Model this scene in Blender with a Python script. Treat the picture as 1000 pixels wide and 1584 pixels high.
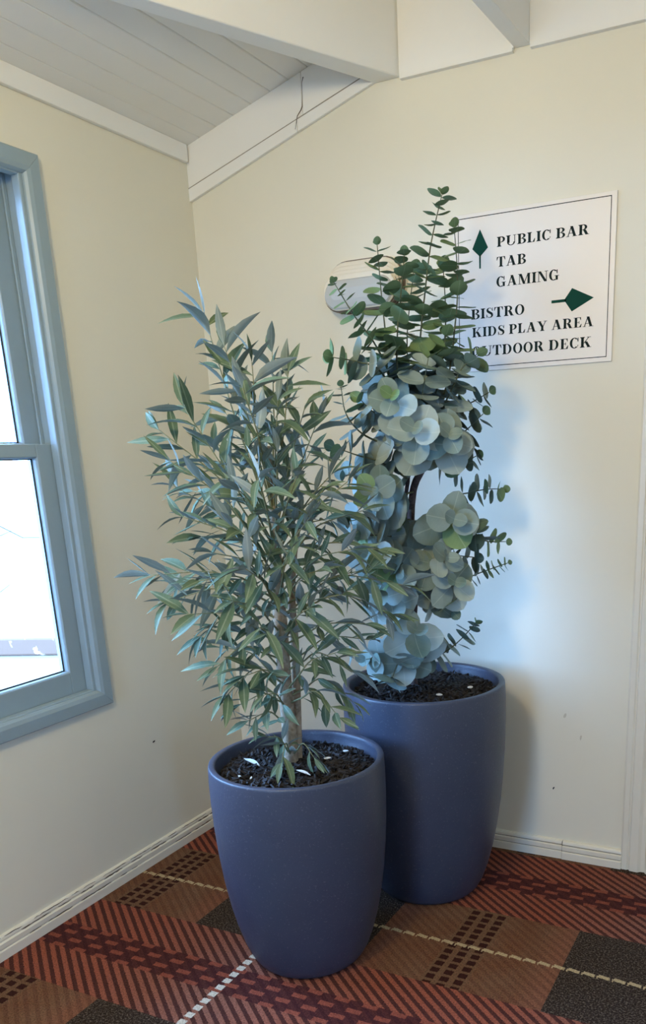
import bpy, bmesh, math, random
from mathutils import Vector, Matrix

for _o in list(bpy.data.objects):
    bpy.data.objects.remove(_o)
SC = bpy.context.scene
COL = SC.collection

# ------------------------------------------------------------------ camera
cam_data = bpy.data.cameras.new('camera')
cam = bpy.data.objects.new('camera', cam_data)
COL.objects.link(cam)
CAM = Vector((2.20194, -2.87648, 1.5))
_r = Vector((0.90086946, 0.43274467, -0.03415083))
_u = Vector((-0.09735143, 0.27807602, 0.95561311))
_f = Vector((-0.423033, 0.85755803, -0.29263851))
m = Matrix.Identity(4)
for i in range(3):
    m[i][0], m[i][1], m[i][2], m[i][3] = _r[i], _u[i], -_f[i], CAM[i]
cam.matrix_world = m
cam_data.sensor_fit = 'VERTICAL'
cam_data.sensor_height = 36.0
cam_data.lens = 1305.427 / 1584 * 36.0
cam_data.shift_x = (500 - 618.046) / 1584
cam_data.shift_y = (1097.939 - 792) / 1584
cam_data.clip_start = 0.05
SC.camera = cam

# ------------------------------------------------------------------ world
SKY = (0.275, 0.52, 1.0)
world = bpy.data.worlds.new('sky')
SC.world = world
world.use_nodes = True
_bg = world.node_tree.nodes['Background']
_bg.inputs[0].default_value = (*SKY, 1)
_bg.inputs[1].default_value = 27.0

# ------------------------------------------------------------------ lamps
def area(name, loc, target, sx, sy, power, color, portal=False):
    l = bpy.data.lights.new(name, 'AREA')
    l.shape = 'RECTANGLE'
    l.size, l.size_y = sx, sy
    l.energy = power
    l.color = color
    ob = bpy.data.objects.new(name, l)
    ob.location = loc
    ob.rotation_euler = (Vector(target) - Vector(loc)).to_track_quat('-Z', 'Y').to_euler()
    COL.objects.link(ob)
    if portal:
        l.cycles.is_portal = True
    return ob

WIN_Y = [(-1.897, -0.738), (-3.46, -2.301)]          # outer edges of the architraves
for k, (ya, yb) in enumerate(WIN_Y):
    area('window_portal', (-0.16, (ya + yb) / 2, 1.53), (1, (ya + yb) / 2, 1.53), 1.06, 1.62, 1, (1, 1, 1), True)
area('window_portal', (4.66, -4.6, 1.53), (0, -4.6, 1.53), 0.6, 1.62, 1, (1, 1, 1), True)  # portal for the added right wall window
area('window_portal', (1.25, -6.06, 1.53), (1.25, 0, 1.53), 1.0, 1.62, 1, (1, 1, 1), True)
def bulb(loc, power, color):
    l = bpy.data.lights.new('added_fill_bulb', 'POINT')
    l.energy = power
    l.color = color
    l.shadow_soft_size = 0.16
    ob = bpy.data.objects.new('added_fill_bulb', l)
    ob.location = loc
    COL.objects.link(ob)
bulb((1.22, -2.6, 2.5), 80, (1.0, 0.80, 0.43))  # unseen bulb added as warm fill for the upper walls
SC.view_settings.view_transform = 'Standard'
SC.view_settings.look = 'None'
SC.view_settings.exposure = 0.0
SC.view_settings.gamma = 1.0
SC.view_settings.use_curve_mapping = False
try:
    SC.cycles.max_bounces = 10
    SC.cycles.diffuse_bounces = 6
    SC.cycles.transparent_max_bounces = 12
except Exception:
    pass

# ------------------------------------------------------------------ material helpers
class V:
    """a node value with arithmetic"""
    def __init__(s, nt, sock):
        s.nt, s.s = nt, sock
    def op(s, kind, *others, rev=False):
        n = s.nt.nodes.new('ShaderNodeMath')
        n.operation = kind
        args = [s] + list(others)
        if rev:
            args = args[::-1]
        for i, a in enumerate(args):
            if isinstance(a, V):
                s.nt.links.new(a.s, n.inputs[i])
            else:
                n.inputs[i].default_value = a
        return V(s.nt, n.outputs[0])
    def __add__(s, o): return s.op('ADD', o)
    __radd__ = __add__
    def __sub__(s, o): return s.op('SUBTRACT', o)
    def __rsub__(s, o): return s.op('SUBTRACT', o, rev=True)
    def __mul__(s, o): return s.op('MULTIPLY', o)
    __rmul__ = __mul__
    def __truediv__(s, o): return s.op('DIVIDE', o)
    def lt(s, o): return s.op('LESS_THAN', o)
    def gt(s, o): return s.op('GREATER_THAN', o)
    def abs(s): return s.op('ABSOLUTE')
    def frac(s): return s.op('FRACT')
    def floor(s): return s.op('FLOOR')
    def wrap(s, h): return s.op('WRAP', h, -h)
    def step(s, a, b):
        n = s.nt.nodes.new('ShaderNodeMapRange')
        n.clamp = True
        s.nt.links.new(s.s, n.inputs[0])
        n.inputs[1].default_value, n.inputs[2].default_value = a, b
        return V(s.nt, n.outputs[0])

class Mat:
    def __init__(s, name, rough=0.6, color=(0.8, 0.8, 0.8), spec=0.4):
        s.m = bpy.data.materials.new(name)
        s.m.use_nodes = True
        s.nt = s.m.node_tree
        s.b = s.nt.nodes['Principled BSDF']
        s.b.inputs['Base Color'].default_value = (*color, 1)
        s.b.inputs['Roughness'].default_value = rough
        s.b.inputs['Specular IOR Level'].default_value = spec
        n = s.nt.nodes.new('ShaderNodeTexCoord')
        s.obj = n.outputs['Object']
        s.geo = s.nt.nodes.new('ShaderNodeNewGeometry')
        s.pos = s.geo.outputs['Position']
    def link(s, a, b):
        s.nt.links.new(a, b)
    def xyz(s, vec=None):
        n = s.nt.nodes.new('ShaderNodeSeparateXYZ')
        s.link(vec or s.pos, n.inputs[0])
        return [V(s.nt, o) for o in n.outputs]
    def noise(s, scale, detail=3, rough=0.5, vec=None, dist=0.0):
        n = s.nt.nodes.new('ShaderNodeTexNoise')
        n.inputs['Scale'].default_value = scale
        n.inputs['Detail'].default_value = detail
        n.inputs['Roughness'].default_value = rough
        n.inputs['Distortion'].default_value = dist
        s.link(vec or s.pos, n.inputs['Vector'])
        return V(s.nt, n.outputs['Fac'])
    def voro(s, scale, vec=None):
        n = s.nt.nodes.new('ShaderNodeTexVoronoi')
        n.inputs['Scale'].default_value = scale
        s.link(vec or s.pos, n.inputs['Vector'])
        return V(s.nt, n.outputs['Distance'])
    def mix(s, fac, a, b):
        n = s.nt.nodes.new('ShaderNodeMix')
        n.data_type = 'RGBA'
        if isinstance(fac, V):
            s.link(fac.s, n.inputs[0])
        else:
            n.inputs[0].default_value = fac
        for v, i in ((a, 6), (b, 7)):
            if isinstance(v, tuple):
                n.inputs[i].default_value = (*v, 1)
            else:
                s.link(v, n.inputs[i])
        return n.outputs[2]
    def color(s, sock):
        s.link(sock, s.b.inputs['Base Color'])
    def rough(s, v):
        s.link(v.s, s.b.inputs['Roughness'])
    def bump(s, v, strength=0.2, dist=0.002):
        n = s.nt.nodes.new('ShaderNodeBump')
        n.inputs['Strength'].default_value = strength
        n.inputs['Distance'].default_value = dist
        s.link(v.s, n.inputs['Height'])
        s.link(n.outputs[0], s.b.inputs['Normal'])

def paint(name, col, var=0.06, rough=0.45, bump=0.12, scale=5, spec=0.4):
    M_ = Mat(name, rough, col, spec)
    n = M_.noise(scale, 4, 0.6)
    dark = tuple(c * (1 - var) for c in col)
    lite = tuple(min(1, c * (1 + var)) for c in col)
    M_.color(M_.mix(n, dark, lite))
    M_.bump(M_.noise(160, 3, 0.6), bump, 0.001)
    return M_.m

WALL = paint('cream_wall_paint', (0.80, 0.76, 0.62), 0.03, 0.6, 0.15, 2.5)
WHITE = paint('white_ceiling_paint', (0.86, 0.85, 0.80), 0.03, 0.4, 0.15, 4)
SKIRT = paint('cream_skirting_gloss', (0.78, 0.74, 0.62), 0.05, 0.3, 0.1, 12)
GROOVE = paint('dark_brown_groove', (0.10, 0.07, 0.05), 0.3, 0.8, 0.2, 60)  # dark brown for groove strips, crack, peel lines and board backing
GROOVE_PALE = paint('grey_groove_strip', (0.30, 0.27, 0.22), 0.2, 0.8, 0.1, 60)  # grey for the strip between raked board and bead
FRAME = paint('blue_grey_window_paint', (0.30, 0.39, 0.43), 0.06, 0.32, 0.12, 14)
SIGN_WHITE = paint('sign_white_face', (0.84, 0.79, 0.72), 0.01, 0.35, 0.02, 3)
SIGN_INK = paint('sign_black_green_ink', (0.012, 0.022, 0.02), 0.1, 0.8, 0.02, 30, 0.12)
SIGN_GREEN = paint('sign_dark_green', (0.008, 0.062, 0.042), 0.1, 0.8, 0.02, 30, 0.12)
LAMP_CREAM = paint('lamp_cream_plastic', (0.78, 0.70, 0.54), 0.03, 0.4, 0.03, 10)
LAMP_LENS = paint('lamp_frosted_lens', (0.50, 0.50, 0.46), 0.02, 0.25, 0.02, 8)
LAMP_GAP_SHADE = paint('lamp_painted_gap_shade', (0.16, 0.12, 0.085), 0.1, 0.8, 0.05, 30)
DARK = paint('dark_gap', (0.02, 0.02, 0.02), 0.2, 0.9, 0.1, 50)
PALE_CHIP = paint('pale_chip', (0.75, 0.75, 0.72), 0.1, 0.6, 0.1, 60)

def m_carpet():
    M_ = Mat('tartan_carpet', 0.95, spec=0.1)
    x, y, z = M_.xyz()
    fine = M_.noise(190, 3, 0.75)
    mid = M_.noise(7, 3, 0.6)
    xj = x + (fine - 0.5) * 0.010
    yj = y + (M_.noise(210, 2, 0.7) - 0.5) * 0.010
    ax = (xj - 0.745).wrap(0.6)               # 0 on the white dashed line
    axa = ax.abs()
    in_a = axa.lt(0.3)
    ay = (yj + 0.7075).wrap(0.4445)            # 0 on the cream dashed line
    aya = ay.abs()
    in_p = aya.lt(0.2225)
    s = (xj / 0.045 + yj / 0.035 + 0.55).frac()
    stripe = s.lt(0.47)
    # field Q: red with dark twill
    tone = (axa.step(0.42, 0.05) * 0.75 + mid * 0.5 - 0.2).step(0, 1)
    red = M_.mix(tone, (0.36, 0.105, 0.062), (0.29, 0.140, 0.105))
    q = M_.mix(stripe * 0.92, red, (0.070, 0.024, 0.022))
    zv = (yj + 1.152).wrap(0.4445)
    zr = (zv / 0.018 + 0.5).floor()
    odd = ((zr * 0.5).frac()).gt(0.25)
    dash = odd * (xj / 0.09 + zr * 0.31).frac().lt(0.52)
    zq = M_.mix(dash, (0.070, 0.020, 0.022), (0.31, 0.085, 0.055))
    q = M_.mix(zv.abs().lt(0.062) * 0.9, q, zq)
    # field P, light block
    ptone = (mid - 0.35).step(0, 0.3)
    pb = M_.mix(ptone, (0.20, 0.088, 0.045), (0.23, 0.125, 0.072))
    pb = M_.mix(axa.step(0.40, 0.33) * 0.6, pb, (0.30, 0.12, 0.07))
    pb = M_.mix(stripe * 0.45, pb, (0.12, 0.045, 0.030))
    dx = (xj - 1.341).wrap(0.6)
    cf = ((dx / 0.045 + 0.5).frac() - 0.5).abs().lt(0.30)
    rf = ((yj + 0.508) / 0.0352 + 0.5).frac()
    chk = dx.abs().lt(0.0675) * cf * (rf - 0.5).abs().lt(0.33)
    between = dx.abs().lt(0.0675)
    pb = M_.mix(between * 0.6, pb, (0.20, 0.115, 0.065))
    pb = M_.mix(chk, pb, (0.045, 0.014, 0.011))
    # field P, dark block
    sp = M_.noise(170, 3, 0.8).step(0.50, 0.62)
    pa = M_.mix(sp, (0.030, 0.019, 0.015), (0.19, 0.15, 0.115))
    p = M_.mix(in_a, pb, pa)
    cl = (ay + ((xj / 0.045).frac() - 0.5) * 0.008).abs().lt(0.0075) * ((xj / 0.045 + 0.1).frac()).lt(0.86)
    p = M_.mix(cl, p, (0.55, 0.43, 0.25))
    c = M_.mix(in_p, q, p)
    wl = axa.lt(0.0125) * ((((yj + 1.051) / 0.0347 + 0.5).frac() - 0.5).abs().lt(0.32))
    c = M_.mix(wl, c, (0.72, 0.70, 0.62))
    g = M_.mix(fine.step(0.36, 0.58), (0.30, 0.30, 0.30), (1.0, 1.0, 1.0))
    n = M_.nt.nodes.new('ShaderNodeMix')
    n.data_type = 'RGBA'
    n.blend_type = 'MULTIPLY'
    n.inputs[0].default_value = 0.75
    M_.link(c, n.inputs[6])
    M_.link(g, n.inputs[7])
    M_.color(n.outputs[2])
    M_.bump(fine, 0.7, 0.006)
    return M_.m

def m_pot():
    M_ = Mat('charcoal_fibre_cement', 0.44, spec=0.6)
    n = M_.noise(9, 5, 0.65)
    c = M_.mix(n, (0.029, 0.038, 0.068), (0.044, 0.056, 0.094))
    pit = M_.noise(150, 4, 0.8).step(0.60, 0.70)
    c = M_.mix(pit * 0.5, c, (0.25, 0.25, 0.28))
    wear = (M_.noise(34, 5, 0.7).step(0.66, 0.74)) * M_.noise(4, 2, 0.5).step(0.5, 0.65)
    c = M_.mix(wear * 0.5, c, (0.32, 0.32, 0.35))
    M_.color(c)
    M_.bump(M_.noise(140, 4, 0.7), 0.35, 0.002)
    return M_.m

def m_mulch():
    M_ = Mat('dark_bark_mulch', 0.7, spec=0.35)
    c = M_.mix(M_.noise(50, 3, 0.6).step(0.3, 0.75), (0.006, 0.005, 0.005), (0.032, 0.027, 0.027))
    M_.color(c)
    M_.bump(M_.noise(300, 3, 0.6), 0.4, 0.002)
    return M_.m

def m_leaf(name, front_a, front_b, back_a, back_b, rough=0.6):
    M_ = Mat(name, rough, spec=0.22)
    oi = M_.nt.nodes.new('ShaderNodeObjectInfo')
    r = (V(M_.nt, oi.outputs['Random']) * 0.55 + M_.noise(11, 2, 0.5) * 0.75 - 0.12).step(0.1, 0.9)
    f = M_.mix(r, front_a, front_b)
    b = M_.mix(r, back_a, back_b)
    c = M_.mix(V(M_.nt, M_.geo.outputs['Backfacing']), f, b)
    uvn = M_.nt.nodes.new('ShaderNodeUVMap')
    u_, v_, w_ = M_.xyz(uvn.outputs[0])
    rib = v_.abs().step(0.022, 0.006)
    side = ((u_ * 7.0 - v_.abs() * 5.0).frac() - 0.5).abs().step(0.06, 0.0)
    n = M_.nt.nodes.new('ShaderNodeMix')
    n.data_type = 'RGBA'
    n.blend_type = 'SCREEN'
    M_.link((rib * 0.22 + side * 0.05).s, n.inputs[0])
    M_.link(c, n.inputs[6])
    n.inputs[7].default_value = (0.55, 0.6, 0.45, 1)
    M_.color(n.outputs[2])
    M_.bump(M_.noise(90, 3, 0.5), 0.12, 0.001)
    return M_.m

def m_bark(name, a, b):
    M_ = Mat(name, 0.8, spec=0.2)
    x, y, z = M_.xyz()
    n = M_.noise(45, 4, 0.7, dist=0.8)
    M_.color(M_.mix(n.step(0.3, 0.7), a, b))
    M_.bump(n, 0.5, 0.004)
    return M_.m

def m_glass():
    M_ = Mat('window_glass', 0.02)
    nt = M_.nt
    out = nt.nodes['Material Output']
    tr = nt.nodes.new('ShaderNodeBsdfTransparent')
    gl = nt.nodes.new('ShaderNodeBsdfGlossy')
    gl.inputs['Roughness'].default_value = 0.02
    mx = nt.nodes.new('ShaderNodeMixShader')
    fr = nt.nodes.new('ShaderNodeFresnel')
    fr.inputs['IOR'].default_value = 1.2
    tr.inputs['Color'].default_value = (0.95, 0.97, 0.97, 1)
    nt.links.new(fr.outputs[0], mx.inputs[0])
    nt.links.new(tr.outputs[0], mx.inputs[1])
    nt.links.new(gl.outputs[0], mx.inputs[2])
    nt.links.new(mx.outputs[0], out.inputs['Surface'])
    return M_.m

CARPET, POT, MULCH, GLASS = m_carpet(), m_pot(), m_mulch(), m_glass()
LEAF_O = m_leaf('olive_leaf', (0.055, 0.105, 0.062), (0.15, 0.215, 0.135), (0.15, 0.20, 0.17), (0.34, 0.40, 0.37))
LEAF_E = m_leaf('gum_leaf', (0.11, 0.175, 0.145), (0.42, 0.51, 0.49), (0.09, 0.15, 0.11), (0.20, 0.28, 0.25))
LEAF_G = m_leaf('green_gum_leaf', (0.11, 0.20, 0.085), (0.23, 0.34, 0.165), (0.11, 0.19, 0.095), (0.20, 0.29, 0.16))
BARK_O = m_bark('grey_brown_bark', (0.22, 0.16, 0.105), (0.50, 0.41, 0.30))
BARK_E = m_bark('dark_purple_bark', (0.045, 0.032, 0.035), (0.16, 0.12, 0.12))
TWIG_O = m_bark('pale_green_twig', (0.16, 0.17, 0.09), (0.30, 0.30, 0.17))
TWIG_E = m_bark('green_twig', (0.07, 0.09, 0.05), (0.16, 0.17, 0.10))

def m_ground():
    M_ = Mat('pale_paving', 0.9, spec=0.1)
    M_.color(M_.mix(M_.noise(3, 4, 0.6), (0.15, 0.13, 0.105), (0.22, 0.19, 0.16)))
    return M_.m
def m_kerb():
    M_ = Mat('speckled_stone', 0.9, spec=0.1)
    sp = M_.noise(9, 3, 0.6).step(0.60, 0.66)
    M_.color(M_.mix(sp, (0.17, 0.105, 0.075), (0.6, 0.5, 0.45)))
    return M_.m
GROUND, KERB = m_ground(), m_kerb()

# ------------------------------------------------------------------ object helpers
class MB:
    def __init__(s):
        s.v, s.f, s.t = [], [], []
    def add(s, vs, fs):
        k = len(s.v)
        s.v += [tuple(v) for v in vs]
        s.f += [tuple(i + k for i in f) for f in fs]
    def box(s, x0, x1, y0, y1, z0, z1):
        s.add([(x, y, z) for x in (x0, x1) for y in (y0, y1) for z in (z0, z1)],
              [(0, 1, 3, 2), (4, 6, 7, 5), (0, 4, 5, 1), (2, 3, 7, 6), (0, 2, 6, 4), (1, 5, 7, 3)])
    def loft(s, rings, cap=True, closed=True):
        n = len(rings[0])
        vs = [p for r in rings for p in r]
        fs = []
        for i in range(len(rings) - 1):
            for j in range(n if closed else n - 1):
                a, b = i * n + j, i * n + (j + 1) % n
                fs.append((a, b, b + n, a + n))
        if cap:
            fs.append(tuple(range(n))[::-1])
            fs.append(tuple(range((len(rings) - 1) * n, len(rings) * n)))
        s.add(vs, fs)
    def tube(s, pts, radii, n=7):
        pts = [Vector(p) for p in pts]
        rings = []
        up = Vector((0.13, 0.21, 0.97))
        for i, p in enumerate(pts):
            t = (pts[min(i + 1, len(pts) - 1)] - pts[max(i - 1, 0)]).normalized()
            a = t.cross(up)
            if a.length < 0.05:
                a = t.cross(Vector((1, 0, 0)))
            a.normalize()
            b = t.cross(a)
            r = radii[i] if hasattr(radii, '__len__') else radii
            rings.append([p + a * r * math.cos(2 * math.pi * k / n) + b * r * math.sin(2 * math.pi * k / n) for k in range(n)])
        s.loft(rings)
    def mesh(s, name):
        me = bpy.data.meshes.new(name)
        me.from_pydata(s.v, [], s.f)
        me.update()
        return me
    def uv(s, me):
        if s.t:
            lay = me.uv_layers.new(name='leaf')
            for p in me.polygons:
                for li in p.loop_indices:
                    lay.data[li].uv = s.t[me.loops[li].vertex_index]
    def build(s, name, mat, parent=None, smooth=False, bevel=0, fix=True):
        me = s.mesh(name)
        if fix:
            bm = bmesh.new()
            bm.from_mesh(me)
            bmesh.ops.recalc_face_normals(bm, faces=bm.faces)
            bm.to_mesh(me)
            bm.free()
        s.uv(me)
        me.materials.append(mat)
        if smooth:
            me.polygons.foreach_set('use_smooth', [True] * len(me.polygons))
        return link(name, me, parent, bevel)

def link(name, me, parent=None, bevel=0):
    o = bpy.data.objects.new(name, me)
    COL.objects.link(o)
    if parent:
        o.parent = parent
    if bevel:
        b = o.modifiers.new('bevel', 'BEVEL')
        b.width = bevel
        b.segments = 2
        b.limit_method = 'ANGLE'
    return o
def empty(name, loc=(0, 0, 0)):
    o = bpy.data.objects.new(name, None)
    o.location = loc
    COL.objects.link(o)
    return o
def tag(o, label=None, cat=None, group=None, kind=None):
    for k, v in (('label', label), ('category', cat), ('group', group), ('kind', kind)):
        if v:
            o[k] = v
    return o
def structure(o, label=None, cat=None):
    return tag(o, label, cat, None, 'structure')
def boxes(name, mat, lst, parent=None, bevel=0):
    b = MB()
    for t in lst:
        b.box(*t)
    return b.build(name, mat, parent, bevel=bevel)

# ------------------------------------------------------------------ floor and walls
RX, RY, RZ = 4.6, -6.0, 3.12
structure(boxes('floor', CARPET, [(-0.12, RX, RY, 0.12, -0.06, 0)]), 'red and brown tartan carpet with dark diagonal stripes and dashed lines', 'floor')

wl = MB()                                                   # left wall, pierced by the windows
zo0, zo1 = 0.725, 2.335
ys = [0.0] + [e for (a, b) in WIN_Y for e in (b - 0.05, a + 0.05)] + [RY]
for i in range(len(ys) - 1):
    y1, y0 = ys[i], ys[i + 1]
    if i % 2 == 0:
        wl.box(-0.15, 0, y0, y1, 0, RZ)
    else:
        wl.box(-0.15, 0, y0, y1, 0, zo0)
        wl.box(-0.15, 0, y0, y1, zo1, RZ)
wall_left = structure(wl.build('wall_left', WALL), 'cream painted wall on the left, holding the window', 'wall')
wall_back = structure(boxes('wall_back', WALL, [(-0.15, 1.80, 0, 0.12, 0, RZ), (1.80, 2.64, 0, 0.12, 2.08, RZ), (2.64, RX, 0, 0.12, 0, RZ)]),
                      'cream painted wall behind the two plants, carrying the sign', 'wall')
structure(boxes('wall_right', WALL, [(RX, RX + 0.1, RY, -4.90, 0, RZ), (RX, RX + 0.1, -4.30, 0.12, 0, RZ), (RX, RX + 0.1, -4.90, -4.30, 0, 0.72), (RX, RX + 0.1, -4.90, -4.30, 2.34, RZ)]), 'cream wall on the right side of the room', 'wall')
structure(boxes('wall_front', WALL, [(-0.15, 0.75, RY - 0.1, RY, 0, RZ), (1.75, RX + 0.1, RY - 0.1, RY, 0, RZ),
                                 (0.75, 1.75, RY - 0.1, RY, 0, 0.72), (0.75, 1.75, RY - 0.1, RY, 2.34, RZ)]), 'cream wall behind the camera', 'wall')

# small marks on the walls
def blot(name, parent, axis, c, rx, rz, mat, seed):
    rnd = random.Random(seed)
    b = MB()
    top, bot = [], []
    for k in range(9):
        a = 2 * math.pi * k / 9
        r = rnd.uniform(0.7, 1.1)
        dx, dz = rx * r * math.cos(a) + 0.4 * rx * math.sin(a), rz * r * math.sin(a)
        if axis == 'y':
            top.append((c[0] + dx, -0.0012, c[1] + dz)); bot.append((c[0] + dx, 0.0005, c[1] + dz))
        else:
            top.append((0.0012, c[0] + dx, c[1] + dz)); bot.append((-0.0005, c[0] + dx, c[1] + dz))
    b.loft([bot, top])
    return b.build(name, mat, parent)
blot('paint_chip', wall_back, 'y', (1.4154, 0.2764), 0.0035, 0.0055, DARK, 1)
blot('paint_chip', wall_left, 'x', (-0.547, 0.4708), 0.006, 0.004, DARK, 2)
SCUFF = paint('grey_scuff', (0.60, 0.55, 0.42), 0.1, 0.5, 0.1, 60)
blot('scuff_mark', wall_back, 'y', (1.512, 0.487), 0.004, 0.011, SCUFF, 3)
blot('scuff_mark', wall_back, 'y', (1.452, 0.566), 0.006, 0.010, SCUFF, 4)

# ------------------------------------------------------------------ ceiling: boards, beams, high ceiling
ZC, SL = 2.585, 0.272                                       # height at the left wall, slope in x
def bx(y): return 0.775 + 0.437 * y                         # left lower edge of the splayed beam
ceil_root = structure(empty('ceiling', (0, 0, 0)), 'white boarded ceiling sloping up from the left wall', 'ceiling')
edges = [-0.012, 0.068, 0.145, 0.221, 0.298, 0.380, 0.455, 0.533, 0.611, 0.689, 0.767, 0.845]
for i in range(len(edges) - 1):
    x0, x1 = edges[i] + 0.0008, edges[i + 1] - 0.0008
    b = MB()
    y0a, y0b = min(-0.001, (x0 - 0.83) / 0.437), min(-0.001, (x1 - 0.83) / 0.437)
    sec = lambda y_a, y_b: None
    def ring(ya, yb):
        z0, z1 = ZC + SL * x0, ZC + SL * x1
        c = 0.002
        return [(x0, ya, z0 + c), (x0 + c, ya, z0 + SL * c), (x1 - c, yb, z1 - SL * c), (x1, yb, z1 + c), (x1, yb, z1 + 0.02), (x0, ya, z0 + 0.02)]
    b.loft([ring(0, 0), ring(y0a, y0b)])
    b.build('ceiling_board', WHITE, ceil_root)
backing = MB()
backing.add([(-0.02, 0, ZC + 0.012), (0.82, 0, ZC + SL * 0.82 + 0.017), (-0.02, -1.83, ZC + 0.012),
             (-0.02, 0, ZC + 0.05), (0.82, 0, ZC + SL * 0.82 + 0.05), (-0.02, -1.83, ZC + 0.05)],
            [(0, 2, 1), (3, 4, 5), (0, 1, 4, 3), (1, 2, 5, 4), (2, 0, 3, 5)])
backing.build('board_backing', GROOVE, ceil_root)
boxes('high_ceiling', WHITE, [(-0.15, RX + 0.1, RY - 0.1, 0.12, RZ, RZ + 0.08)], ceil_root)

bm1 = MB()
zb, zt = 2.642, RZ
pl = [(0.775, -0.0), (0.868, -0.0), (0.868 - 0.437 * 2.25, -2.25), (0.775 - 0.437 * 1.99, -1.99)]
pl = [(0.775, 0), (0.868, 0), (0.868 + 0.470 * -1.845, -1.845), (0.775 + 0.437 * -1.77, -1.77)]
bm1.loft([[(x, y, zb) for x, y in pl], [(x, y, zt) for x, y in pl]])
structure(bm1.build('trim_1', WHITE, bevel=0.004), 'deep white beam running diagonally out from the wall at upper left', 'beam')
bm2 = MB()
pl = [(1.249, 0), (1.299, 0), (1.299 - 0.034 * 4, -4), (1.249 - 0.034 * 4, -4)]
bm2.loft([[(x, y, zb + 0.002) for x, y in pl], [(x, y, zt) for x, y in pl]])
structure(bm2.build('trim_2', WHITE, bevel=0.003), 'narrow white beam meeting the wall above the sign', 'beam')
# white fascia above the level line on the back wall, in bays between the beams
fb = structure(empty('trim_3'), 'white fascia boards along the top of the back wall', 'fascia')
boxes('fascia_board', WHITE, [(0.869, 1.249, -0.014, 0, 2.642, RZ)], fb)
boxes('fascia_board', WHITE, [(1.299, RX, -0.014, 0, 2.642, RZ)], fb)
boxes('shadow_bead', WHITE, [(0.872, 1.247, -0.018, 0, 2.632, 2.642)], fb)
boxes('shadow_bead', WHITE, [(1.302, RX, -0.018, 0, 2.632, 2.642)], fb)
# sloping board under the ceiling on the back wall
sb = structure(empty('trim_4'), 'sloping white board with a lower bead where the ceiling meets the wall', 'trim')
def raked(name, lo, hi, y, x0=0.0, x1=0.776, mat=WHITE):
    b = MB()
    def z(x, k): return k[0] + k[1] * x
    r = lambda yy: [(x0, yy, z(x0, lo)), (x1, yy, z(x1, lo)), (x1, yy, z(x1, hi)), (x0, yy, z(x0, hi))]
    b.loft([r(0.0), r(y)])
    return b.build(name, mat, sb, bevel=0.002)
raked('raked_board', (2.452, 0.289), (ZC, SL), -0.012, 0.0, 0.505)
raked('raked_board', (2.452, 0.289), (ZC, SL), -0.013, 0.5065, 0.776)
raked('raked_bead', (2.407, 0.302), (2.450, 0.289), -0.0146, 0.0, 0.480)
raked('raked_bead', (2.407, 0.302), (2.450, 0.289), -0.0142, 0.4815, 0.79)
raked('raked_groove', (2.4480, 0.289), (2.4520, 0.289), -0.0152, 0.0, 0.776, GROOVE_PALE)
ck = MB()
cp = [(0.516, 2.705), (0.510, 2.690), (0.509, 2.655), (0.506, 2.622), (0.500, 2.612), (0.485, 2.598), (0.474, 2.560)]
ck.loft([[(x - w, yy, z), (x + w, yy, z), (x + w, yy + 0.003, z), (x - w, yy + 0.003, z)] for (x, z), w, yy in
         zip(cp, (0.0016, 0.0003, 0.0003, 0.0005, 0.0010, 0.0004, 0.0003), (-0.0142, -0.0142, -0.0142, -0.0156, -0.0158, -0.0158, -0.0158))])
ck.build('crack', GROOVE, sb)
structure(boxes('trim_5', WHITE, [(0, 0.018, -1.79, -0.021, 2.530, 2.588)], bevel=0.003), 'white cornice board along the top of the left wall', 'cornice')

# ------------------------------------------------------------------ skirting boards
def profile_run(name, prof, a, b_, axis, parent, mat, wob=0.0, seg=60, seed=3):
    """prof: list of (out, z); runs along the wall from a to b_"""
    rnd = random.Random(seed)
    mb = MB()
    rings = []
    n = seg if wob else 1
    for i in range(n + 1):
        t = a + (b_ - a) * i / n
        ring = []
        for k, (o, z) in enumerate(prof):
            zz = z
            if wob and 0 < k < len(prof) - 1 and z > 0.02:
                zz += rnd.uniform(-wob, wob)
            ring.append((o, t, zz) if axis == 'x' else (t, -o, zz))
        rings.append(ring)
    mb.loft(rings)
    return mb.build(name, mat, parent)
PROF = [(0, 0), (0.019, 0), (0.019, 0.030), (0.0175, 0.0325), (0.0145, 0.0335), (0.0145, 0.037), (0.0165, 0.039), (0.0165, 0.054),
        (0.0125, 0.057), (0.0105, 0.058), (0.0105, 0.0615), (0.012, 0.064), (0.010, 0.072), (0.006, 0.077), (0, 0.078)]
skl = structure(empty('baseboard_left'), 'cream moulded skirting board along the left wall, paint peeling at its grooves', 'skirting')
profile_run('skirting_board', PROF, -0.02, -5.9, 'x', skl, SKIRT, 0.0)
# peeling paint edges along the grooves
def peel(z, amp, out, seed, w=0.0020):
    rnd = random.Random(seed)
    mb = MB()
    y = -0.05
    while y > -1.6:
        L = rnd.uniform(0.03, 0.16)
        if rnd.random() < 0.72:
            n = max(3, int(L / 0.012))
            rings = []
            for i in range(n + 1):
                yy = y - L * i / n
                h = w * rnd.uniform(0.3, 1.3) * (0.2 if i in (0, n) else 1)
                zz = z + rnd.uniform(-amp, amp)
                rings.append([(out, yy, zz - h), (out + 0.0012, yy, zz - h), (out + 0.0012, yy, zz + h), (out, yy, zz + h)])
            mb.loft(rings)
        y -= L + rnd.uniform(0.0, 0.05)
    return mb.build('peeling_edge', GROOVE, skl)
peel(0.0598, 0.0016, 0.0105, 11)
peel(0.0725, 0.0016, 0.0100, 13, 0.0010)
peel(0.0352, 0.0010, 0.0148, 12, 0.0013)
skb = structure(empty('baseboard_back'), 'cream moulded skirting board in two lengths along the back wall', 'skirting')
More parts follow.
